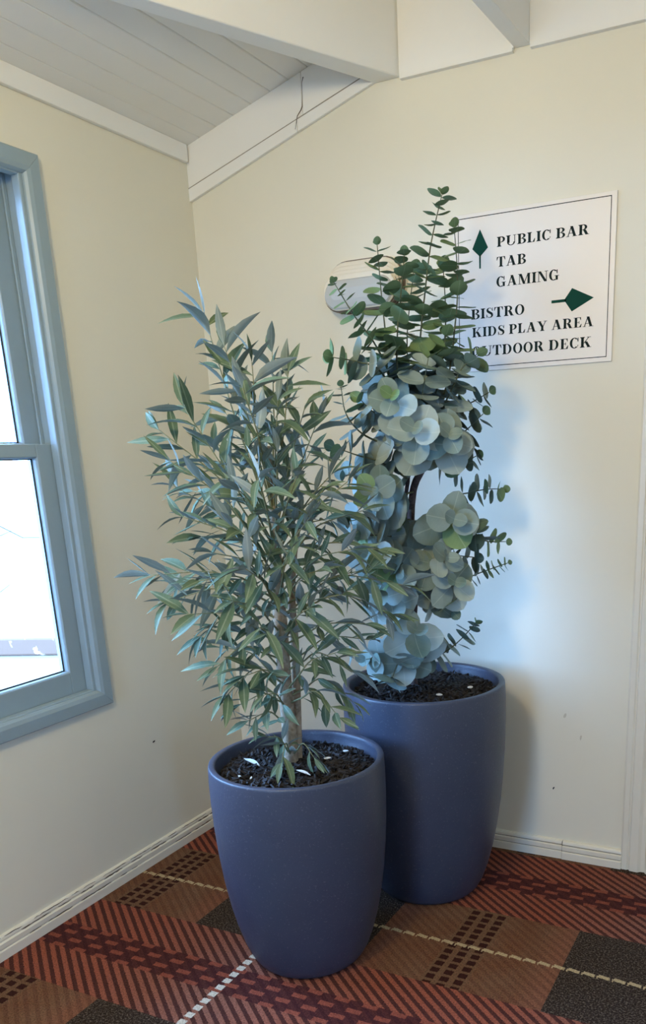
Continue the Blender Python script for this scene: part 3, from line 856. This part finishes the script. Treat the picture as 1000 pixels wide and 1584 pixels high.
OLV=[([[0.879,-0.92,1.307],[0.845,-0.942,1.453],[0.813,-0.963,1.592],[0.767,-0.994,1.84]],0.1,0.35),([[0.879,-0.92,1.341],[0.875,-0.956,1.469],[0.873,-0.991,1.589],[0.849,-1.035,1.762]],0.1,0.4),([[0.879,-0.919,1.409],[0.881,-0.905,1.5],[0.883,-0.891,1.59],[0.885,-0.879,1.757]],0.09,0.35),([[0.879,-0.919,1.375],[0.902,-0.913,1.475],[0.924,-0.906,1.572],[0.943,-0.9,1.705]],0.085,0.4),([[0.879,-0.92,1.341],[0.888,-0.955,1.444],[0.898,-0.991,1.541],[0.914,-1.016,1.722]],0.09,0.35),([[0.879,-0.919,1.392],[0.903,-0.979,1.477],[0.929,-1.038,1.555],[0.937,-1.097,1.658]],0.09,0.3),([[0.879,-0.919,1.409],[0.848,-0.877,1.468],[0.816,-0.835,1.529],[0.785,-0.802,1.613]],0.085,0.3),([[0.878,-0.92,1.255],[0.839,-0.967,1.362],[0.803,-1.012,1.464],[0.738,-1.074,1.625]],0.095,0.35),([[0.877,-0.921,1.237],[0.817,-0.952,1.344],[0.758,-0.983,1.447],[0.635,-1.058,1.575]],0.09,0.4),([[0.876,-0.921,1.202],[0.843,-0.986,1.304],[0.813,-1.048,1.401],[0.728,-1.14,1.498]],0.09,0.4),([[0.875,-0.922,1.167],[0.807,-0.934,1.255],[0.739,-0.946,1.343],[0.616,-0.999,1.43]],0.085,0.3),([[0.875,-0.922,1.167],[0.857,-0.997,1.241],[0.843,-1.07,1.312],[0.778,-1.167,1.361]],0.09,0.3),([[0.875,-0.922,1.094],[0.807,-0.976,1.15],[0.742,-1.028,1.204],[0.607,-1.125,1.205]],0.09,0.35),([[0.875,-0.922,1.058],[0.829,-0.995,1.114],[0.787,-1.065,1.168],[0.696,-1.162,1.145]],0.085,0.4),([[0.875,-0.922,1.058],[0.793,-0.926,1.104],[0.71,-0.931,1.151],[0.565,-0.985,1.156]],0.085,0.3),([[0.874,-0.922,0.984],[0.841,-0.987,1.041],[0.81,-1.05,1.096],[0.756,-1.122,1.046]],0.085,0.3),([[0.874,-0.922,0.946],[0.853,-0.987,0.978],[0.833,-1.051,1.009],[0.799,-1.117,0.968]],0.085,0.3),([[0.874,-0.922,0.889],[0.869,-0.989,0.92],[0.866,-1.054,0.949],[0.831,-1.132,0.894]],0.085,0.3),([[0.876,-0.921,0.812],[0.869,-0.968,0.841],[0.864,-1.014,0.869],[0.827,-1.074,0.85]],0.08,0.3),([[0.877,-0.921,0.752],[0.882,-0.976,0.788],[0.888,-1.031,0.823],[0.866,-1.096,0.815]],0.08,0.25),([[0.875,-0.922,0.87],[0.826,-0.934,0.918],[0.777,-0.946,0.965],[0.685,-0.989,0.985]],0.085,0.3),([[0.874,-0.922,0.984],[0.856,-1.002,1.045],[0.84,-1.08,1.103],[0.77,-1.185,1.119]],0.09,0.3),([[0.878,-0.92,1.29],[0.903,-0.882,1.381],[0.927,-0.845,1.473],[0.971,-0.798,1.604]],0.085,0.3),([[0.878,-0.92,1.29],[0.912,-0.918,1.392],[0.944,-0.918,1.491],[0.99,-0.905,1.617]],0.085,0.3),([[0.878,-0.92,1.255],[0.92,-0.892,1.322],[0.963,-0.863,1.388],[1.012,-0.831,1.445]],0.085,0.3),([[0.876,-0.921,1.202],[0.936,-0.915,1.28],[0.995,-0.91,1.355],[1.088,-0.876,1.429]],0.085,0.3),([[0.876,-0.921,1.202],[0.917,-0.869,1.257],[0.958,-0.816,1.312],[1.05,-0.733,1.344]],0.085,0.3),([[0.875,-0.922,1.167],[0.947,-0.895,1.218],[1.018,-0.868,1.269],[1.135,-0.809,1.246]],0.085,0.3),([[0.875,-0.922,1.094],[0.965,-0.895,1.139],[1.054,-0.87,1.182],[1.2,-0.801,1.151]],0.09,0.35),([[0.875,-0.922,1.076],[0.949,-0.873,1.098],[1.024,-0.823,1.121],[1.137,-0.747,1.057]],0.09,0.35),([[0.875,-0.922,1.058],[0.911,-0.856,1.107],[0.948,-0.789,1.156],[1.043,-0.69,1.175]],0.085,0.3),([[0.874,-0.922,0.984],[0.947,-0.916,1.019],[1.018,-0.911,1.054],[1.121,-0.878,1.054]],0.085,0.3),([[0.874,-0.922,0.927],[0.922,-0.87,0.961],[0.97,-0.817,0.996],[1.063,-0.736,0.975]],0.08,0.3),([[0.874,-0.922,0.908],[0.934,-0.917,0.94],[0.992,-0.911,0.971],[1.076,-0.884,0.915]],0.085,0.3),([[0.875,-0.922,0.831],[0.93,-0.906,0.861],[0.985,-0.891,0.89],[1.058,-0.86,0.822]],0.08,0.3),([[0.876,-0.921,0.812],[0.935,-0.932,0.84],[0.993,-0.944,0.867],[1.061,-0.942,0.798]],0.08,0.3),([[0.875,-0.922,0.85],[0.938,-0.947,0.908],[1.0,-0.973,0.963],[1.082,-0.976,0.992]],0.08,0.3),([[0.878,-0.92,1.255],[0.894,-0.994,1.325],[0.912,-1.066,1.389],[0.901,-1.145,1.452]],0.085,0.3),([[0.877,-0.921,1.237],[0.932,-0.968,1.308],[0.985,-1.017,1.375],[1.044,-1.049,1.453]],0.085,0.3),([[0.876,-0.921,1.202],[0.92,-0.997,1.284],[0.964,-1.073,1.358],[0.994,-1.143,1.45]],0.085,0.3),([[0.875,-0.922,1.167],[0.903,-1.008,1.231],[0.933,-1.094,1.291],[0.935,-1.182,1.34]],0.085,0.3),([[0.875,-0.922,1.167],[0.94,-0.971,1.232],[1.003,-1.022,1.293],[1.076,-1.053,1.352]],0.085,0.3),([[0.875,-0.922,1.131],[0.881,-1.002,1.189],[0.89,-1.08,1.245],[0.861,-1.172,1.275]],0.085,0.3),([[0.875,-0.922,1.113],[0.934,-0.988,1.171],[0.991,-1.055,1.226],[1.048,-1.107,1.279]],0.085,0.3),([[0.875,-0.922,1.094],[0.941,-0.962,1.146],[1.006,-1.003,1.194],[1.085,-1.022,1.221]],0.085,0.3),([[0.875,-0.922,1.076],[0.91,-1.008,1.138],[0.947,-1.093,1.195],[0.96,-1.178,1.239]],0.085,0.3),([[0.875,-0.922,1.021],[0.893,-1.002,1.076],[0.914,-1.081,1.128],[0.904,-1.167,1.155]],0.085,0.3),([[0.874,-0.922,0.984],[0.936,-0.974,1.039],[0.996,-1.026,1.092],[1.063,-1.061,1.128]],0.085,0.3),([[0.874,-0.922,0.946],[0.91,-1.0,1.002],[0.947,-1.076,1.055],[0.964,-1.151,1.09]],0.085,0.3),([[0.874,-0.922,0.908],[0.85,-0.96,0.967],[0.827,-0.996,1.024],[0.767,-1.055,1.059]],0.085,0.3),([[0.875,-0.922,0.87],[0.885,-0.983,0.909],[0.896,-1.042,0.946],[0.88,-1.111,0.946]],0.085,0.3),([[0.876,-0.921,0.792],[0.896,-0.975,0.835],[0.916,-1.029,0.876],[0.919,-1.085,0.89]],0.08,0.3),([[0.876,-0.921,0.652],[0.884,-0.958,0.695],[0.892,-0.995,0.736],[0.883,-1.037,0.751]],0.075,0.2),([[0.876,-0.921,0.652],[0.895,-0.959,0.688],[0.913,-0.998,0.722],[0.921,-1.036,0.679]],0.075,0.5),([[0.876,-0.921,0.652],[0.912,-0.939,0.683],[0.948,-0.958,0.713],[0.986,-0.968,0.679]],0.07,0.5),([[0.879,-0.92,1.307],[0.819,-0.896,1.378],[0.759,-0.873,1.451],[0.668,-0.88,1.532]],0.085,0.3),([[0.879,-0.92,1.307],[0.8,-0.896,1.35],[0.72,-0.874,1.395],[0.595,-0.893,1.411]],0.085,0.3),([[0.878,-0.92,1.272],[0.867,-0.851,1.341],[0.857,-0.782,1.411],[0.875,-0.706,1.506]],0.085,0.3),([[0.877,-0.921,1.237],[0.879,-0.844,1.272],[0.883,-0.765,1.309],[0.928,-0.67,1.321]],0.085,0.3),([[0.879,-0.919,1.375],[0.838,-0.905,1.449],[0.797,-0.89,1.523],[0.734,-0.896,1.613]],0.085,0.3),([[0.879,-0.92,1.358],[0.91,-0.949,1.44],[0.94,-0.979,1.517],[0.972,-1.002,1.63]],0.085,0.3),([[0.877,-0.921,1.22],[0.836,-0.948,1.259],[0.796,-0.974,1.297],[0.713,-1.031,1.299]],0.085,0.3),([[0.875,-0.922,1.113],[0.87,-1.01,1.16],[0.868,-1.095,1.206],[0.816,-1.202,1.206]],0.085,0.3),([[0.878,-0.92,1.272],[0.903,-0.945,1.344],[0.928,-0.971,1.412],[0.953,-0.99,1.508]],0.085,0.3),([[0.878,-0.92,1.255],[0.897,-0.97,1.336],[0.917,-1.02,1.413],[0.922,-1.071,1.51]],0.085,0.3),([[0.877,-0.921,1.237],[0.936,-0.944,1.299],[0.993,-0.969,1.357],[1.069,-0.973,1.41]],0.085,0.3),([[0.875,-0.922,1.131],[0.954,-0.945,1.187],[1.031,-0.969,1.24],[1.139,-0.962,1.264]],0.085,0.3),([[0.875,-0.922,1.021],[0.951,-0.955,1.077],[1.025,-0.99,1.13],[1.123,-0.997,1.153]],0.085,0.3)]
OLV_TRUNK=[[[0.876,-0.921,0.612],[0.877,-0.921,0.752],[0.874,-0.922,0.889],[0.875,-0.922,1.039],[0.875,-0.922,1.167],[0.878,-0.92,1.29],[0.879,-0.919,1.409],[0.878,-0.92,1.525]],[[0.881,-0.894,0.598],[0.888,-0.889,0.784],[0.894,-0.885,0.958],[0.895,-0.885,1.107],[0.907,-0.877,1.233],[0.934,-0.859,1.371]]]
OLV_R=[[0.0215,0.021,0.0205,0.02,0.018,0.014,0.01,0.005],[0.013,0.0125,0.012,0.011,0.009,0.005]]


def spline(pts, n):
    pts = [Vector(p) for p in pts]
    P = [pts[0] * 2 - pts[1]] + pts + [pts[-1] * 2 - pts[-2]]
    out = []
    for i in range(len(pts) - 1):
        for j in range(n):
            t = j / n
            a, b_, c, d = P[i:i + 4]
            out.append(0.5 * ((2 * b_) + (c - a) * t + (2 * a - 5 * b_ + 4 * c - d) * t * t + (3 * b_ - a - 3 * c + d) * t ** 3))
    out.append(pts[-1])
    return out
def walker(pts):
    acc = [0.0]
    for a, b_ in zip(pts, pts[1:]):
        acc.append(acc[-1] + (b_ - a).length)
    def at(s):
        s = max(0, min(acc[-1], s))
        for i in range(len(acc) - 1):
            if s <= acc[i + 1] or i == len(acc) - 2:
                k = (s - acc[i]) / max(1e-9, acc[i + 1] - acc[i])
                return pts[i].lerp(pts[i + 1], k), (pts[i + 1] - pts[i]).normalized()
    return at, acc[-1]

def lance_leaf(curl, fold, wid):
    """narrow leaf, length 1 along +X, face up +Z, 24 triangles"""
    b = MB()
    pr = [(0, .06), (.10, .32), (.28, .82), (.48, 1.0), (.68, .80), (.86, .40), (1.0, .02)]
    vs, fs = [], []
    for t_, w in pr:
        zc = -curl * t_ * t_
        vs += [(t_, -w * wid / 2, zc + fold * w * wid), (t_, 0, zc), (t_, w * wid / 2, zc + fold * w * wid)]
    for i in range(len(pr) - 1):
        for j in range(2):
            a = i * 3 + j
            fs.append((a, a + 3, a + 4, a + 1))
    b.add(vs, fs)
    return b
def disc_leaf(cup, asp, seed):
    """round leaf, diameter 1, attached near its edge at the origin, lying along +X, face up +Z"""
    rnd = random.Random(seed)
    b = MB()
    vs, fs = [(0.42, 0, 0)], []
    n = 14
    for ri, rr in enumerate((0.28, 0.5)):
        for k in range(n):
            a = 6.2832 * k / n
            x, y = rr * math.cos(a), rr * asp * math.sin(a)
            if x > 0:
                x *= 1.0 + 0.10 * (x / 0.5) * (1 - abs(math.sin(a)))
            else:
                x *= 0.94
            vs.append((x + 0.46, y, cup * (rr * 2) ** 2 * 0.5 + 0.018 * math.sin(3 * a + seed) * rr * 2 + 0.05 * abs(y)))
    for k in range(n):
        fs.append((0, 1 + k, 1 + (k + 1) % n))
        fs.append((1 + k, 1 + n + k, 1 + n + (k + 1) % n, 1 + (k + 1) % n))
    b.add(vs, fs)
    return b
def frame_matrix(o, X, Z, sx, sy):
    X = X.normalized()
    Y = Z.cross(X)
    if Y.length < 1e-4:
        Y = Vector((0.3, 0.9, 0.2)).cross(X)
    Y.normalize()
    Zn = X.cross(Y)
    M4 = Matrix.Identity(4)
    for i in range(3):
        M4[i][0], M4[i][1], M4[i][2], M4[i][3] = X[i] * sx, Y[i] * sy, Zn[i] * sx, o[i]
    return M4

def hang_leaves(root, items, protos, mats, limit=300, clear=None):
    """items: (matrix, prototype index, material index); the largest in view become parts, the others one mesh"""
    meshes = {}
    def size(it):
        M4 = it[0]
        a = (M4 @ Vector((1, 0, 0)) - M4 @ Vector((0, 0, 0))).length
        return a / (M4.translation - CAM).length
    items.sort(key=size, reverse=True)
    root_inv = Matrix.Translation(-Vector(root.location))
    for M4, pi, mi in items[:limit]:
        if (pi, mi) not in meshes:
            me = protos[pi].mesh('leaf')
            protos[pi].t = [(v[0], v[1]) for v in protos[pi].v]
            protos[pi].uv(me)
            me.materials.append(mats[mi])
            me.polygons.foreach_set('use_smooth', [True] * len(me.polygons))
            meshes[(pi, mi)] = me
        o = bpy.data.objects.new('leaf', meshes[(pi, mi)])
        COL.objects.link(o)
        o.parent = root
        o.matrix_local = root_inv @ M4
    for mi in range(len(mats)):
        rest = [it for it in items[limit:] if it[2] == mi]
        if not rest:
            continue
        b = MB()
        for M4, pi, _ in rest:
            q = root_inv @ M4
            b.add([q @ Vector(v) for v in protos[pi].v], protos[pi].f)
            b.t += [(v[0], v[1]) for v in protos[pi].v]
        o = b.build('foliage', mats[mi], root, smooth=True, fix=False)
        o['kind'] = 'stuff'

def rel(pts, root):
    return [Vector(p) - Vector(root.location) for p in pts]
def keep_in(M4, tipx):
    tip = M4 @ Vector((tipx, 0, 0))
    mid = M4 @ Vector((tipx * .5, .5, 0)); mid2 = M4 @ Vector((tipx * .5, -.5, 0))
    return max(tip.y, mid.y, mid2.y, M4.translation.y) < -0.012 and min(tip.x, mid.x, mid2.x) > 0.02

# --- taller gum plant behind
EX, EY, EH, ER = 1.061, -0.368, 0.757, 0.2755
euc = tag(empty('potted_gum_tree', (EX, EY, 0)), 'taller plant with round silvery blue-green leaves in the larger charcoal pot', 'potted plant')
lathe(pot_profile(EH, ER, BODY, 0.021)).build('pot', POT, euc, smooth=True)
mulch(euc, ER - 0.0345, EH - 0.036, 2300, 21)
for k, (pts, rad) in enumerate(zip(EUC_TRUNK, EUC_R)):
    n = 4
    sp = spline(rel(pts, euc), n)
    rr = [rad[min(i // n, len(rad) - 1)] * (1 - (i % n) / n) + rad[min(i // n + 1, len(rad) - 1)] * ((i % n) / n) for i in range(len(sp))]
    b = MB()
    b.tube(sp, rr, 9)
    b.build('trunk' if k == 0 else 'limb', BARK_E, euc, smooth=True)
rnd = random.Random(77)
protos = [disc_leaf(c, a, s) for c, a, s in ((.10, 1.0, 1), (.18, .96, 2), (.05, 1.04, 3), (.22, 1.02, 4), (-.05, .92, 5))]
items = []
for bi, (pts, s0, s1, st) in enumerate(EUC):
    sp = spline(pts, 6)
    at, L = walker(sp)
    b = MB()
    b.tube([p - euc.location for p in sp], [0.0035 - 0.0022 * i / (len(sp) - 1) for i in range(len(sp))], 5)
    b.build('branch', TWIG_E, euc, smooth=True)
    s = L * st
    turn = rnd.uniform(0, 3.14)
    while s < L:
        k = (s / L - st) / (1 - st)
        size = (s0 + (s1 - s0) * k ** 1.3) * rnd.uniform(.88, 1.1)
        p, tg = at(s)
        a = tg.cross(Vector((0.2, 0.4, 0.9)))
        if a.length < .1:
            a = tg.cross(Vector((1, 0, 0)))
        a.normalize()
        c = tg.cross(a)
        for side in (0, math.pi):
            ang = turn + side + rnd.gauss(0, .18)
            out = a * math.cos(ang) + c * math.sin(ang)
            lean = rnd.gauss(.22, .18)
            X = out + tg * lean + Vector((0, 0, -.10))
            Z = tg - out * lean + Vector((rnd.gauss(0, .28), rnd.gauss(-.12, .28), rnd.gauss(0, .2)))
            M4 = frame_matrix(p + out * 0.002, X, Z, size, size * rnd.uniform(.9, 1.05))
            if not keep_in(M4, 1.0):
                continue
            young = p.z > 1.75 or (p.z < 1.72 and p.x > 1.25) or rnd.random() < .05
            items.append((M4, rnd.randrange(5), 1 if young else 0))
        turn += math.pi / 2 + rnd.gauss(0, .12)
        s += size * (.35 + .15 * k) + .003
    # closing pair at the tip
    p, tg = at(L)
    a = tg.cross(Vector((.3, .2, .9))).normalized()
    for sg_ in (1, -1):
        M4 = frame_matrix(p, a * sg_ + tg * .9, tg * .7 - a * sg_ * .7, s1 * .7, s1 * .6)
        if keep_in(M4, 1.0):
            items.append((M4, 0, 1 if p.z > 1.6 or s1 < .05 else 0))
print('gum leaves', len(items))
hang_leaves(euc, items, protos, [LEAF_E, LEAF_G])

# --- shorter narrow-leaved plant in front
OX, OY, OH, OR = 0.890, -0.912, 0.650, 0.2595
olv = tag(empty('potted_olive_tree', (OX, OY, 0)), 'shorter plant with narrow grey-green leaves in the smaller charcoal pot in front', 'potted plant')
lathe(pot_profile(OH, OR, BODY, 0.019)).build('pot', POT, olv, smooth=True)
mulch(olv, OR - 0.0325, OH - 0.038, 2300, 22)
for k, (pts, rad) in enumerate(zip(OLV_TRUNK, OLV_R)):
    n = 4
    sp = spline(rel(pts, olv), n)
    rr = [rad[min(i // n, len(rad) - 1)] * (1 - (i % n) / n) + rad[min(i // n + 1, len(rad) - 1)] * ((i % n) / n) for i in range(len(sp))]
    b = MB()
    b.tube(sp, rr, 10)
    b.build('trunk', BARK_O, olv, smooth=True)
protos = [lance_leaf(c, f, w) for c, f, w in ((.12, .22, .26), (.26, .14, .24), (.42, .22, .27), (.05, .1, .24), (.2, .28, .29), (-.08, .18, .23))]
items = []
rnd = random.Random(31)
for bi, (pts, ll, st) in enumerate(OLV):
    sp = spline(pts, 5)
    at, L = walker(sp)
    b = MB()
    b.tube([p - olv.location for p in sp], [0.0036 - 0.0024 * i / (len(sp) - 1) for i in range(len(sp))], 5)
    b.build('branch', TWIG_O, olv, smooth=True)
    s = L * st
    ang = rnd.uniform(0, 6.28)
    while s < L:
        k = s / L
        p, tg = at(s)
        a = tg.cross(Vector((.2, .5, .8)))
        if a.length < .1:
            a = tg.cross(Vector((1, 0, 0)))
        a.normalize()
        c = tg.cross(a)
        out = a * math.cos(ang) + c * math.sin(ang)
        X = tg * rnd.uniform(.5, 1.1) + out * rnd.uniform(.6, 1.0) + Vector((0, 0, rnd.uniform(-.6, .2)))
        Z = Vector((0, 0, 1)) + out * rnd.uniform(-.5, .4) + Vector((rnd.gauss(0, .45), rnd.gauss(0, .45), rnd.gauss(0, .2)))
        size = ll * rnd.uniform(.80, 1.42) * (1.0 if k > .5 else .9)
        M4 = frame_matrix(p, X, Z, size, size)
        if keep_in(M4, 1.0):
            items.append((M4, rnd.randrange(6), 0))
        ang += 2.4 + rnd.gauss(0, .3)
        s += rnd.uniform(.015, .026)
    p, tg = at(L)
    for q in range(2):
        X = tg + Vector((rnd.gauss(0, .35), rnd.gauss(0, .35), rnd.gauss(.05, .3)))
        M4 = frame_matrix(p, X, Vector((rnd.gauss(0, .5), rnd.gauss(-.2, .5), 1)), ll * rnd.uniform(.7, 1.0), ll * .9)
        if keep_in(M4, 1.0):
            items.append((M4, rnd.randrange(6), 0))
print('olive leaves', len(items))
hang_leaves(olv, items, protos, [LEAF_O])

# ------------------------------------------------------------------ loose bits lying on the mulch
def lying_leaf(name, x, y, z, ang, L, mat, label, cat='leaf'):
    me = lance_leaf(.05, .2, .24).mesh(name)
    me.materials.append(mat)
    me.polygons.foreach_set('use_smooth', [True] * len(me.polygons))
    o = link(name, me)
    o.matrix_world = Matrix.Translation((x, y, z)) @ Matrix.Rotation(ang, 4, 'Z') @ Matrix.Scale(L, 4)
    return tag(o, label, cat)
PALE_LEAF = m_leaf('pale_fallen_leaf', (.55, .60, .60), (.7, .73, .73), (.5, .55, .55), (.6, .65, .65))
lying_leaf('fallen_leaf', 0.722, -0.945, 0.634, -0.35, 0.085, PALE_LEAF, 'long pale fallen leaf lying on the left of the mulch in the smaller pot')
lying_leaf('fallen_leaf', 0.925, -0.975, 0.636, -0.25, 0.062, PALE_LEAF, 'pale fallen leaf lying on the mulch just right of the slim trunk base')
def chip(x, y, z, L, W, ang, label):
    b = MB()
    n = 7
    r = random.Random(int(x * 1000))
    lo = [(L * r.uniform(.8, 1.1) * math.cos(6.283 * k / n), W * r.uniform(.8, 1.1) * math.sin(6.283 * k / n), 0) for k in range(n)]
    b.loft([lo, [(p[0] * .95, p[1] * .95, .0025) for p in lo]])
    o = b.build('bark_chip', PALE_CHIP)
    o.matrix_world = Matrix.Translation((x, y, z)) @ Matrix.Rotation(ang, 4, 'Z') @ Matrix.Rotation(.15, 4, 'X')
    tag(o, label, 'chip', 'pale chips on the mulch')
chip(0.790, -1.058, 0.626, .012, .0028, -.4, 'thin pale sliver near the front edge of the mulch in the smaller pot')
chip(0.826, -1.056, 0.626, .010, .0030, 1.9, 'second pale sliver at the front of the smaller pot, pointing towards the trunk')
chip(0.978, -0.776, 0.632, .009, .005, .3, 'pale flake at the back right of the mulch in the smaller pot')
chip(0.963, -0.860, 0.636, .011, .006, .8, 'tan flake in the middle right of the mulch in the smaller pot')
chip(1.158, -0.463, 0.742, .011, .006, .1, 'white flake near the front edge of the mulch in the larger pot')
chip(1.219, -0.344, 0.741, .010, .008, .9, 'round white flake at the right side of the mulch in the larger pot')
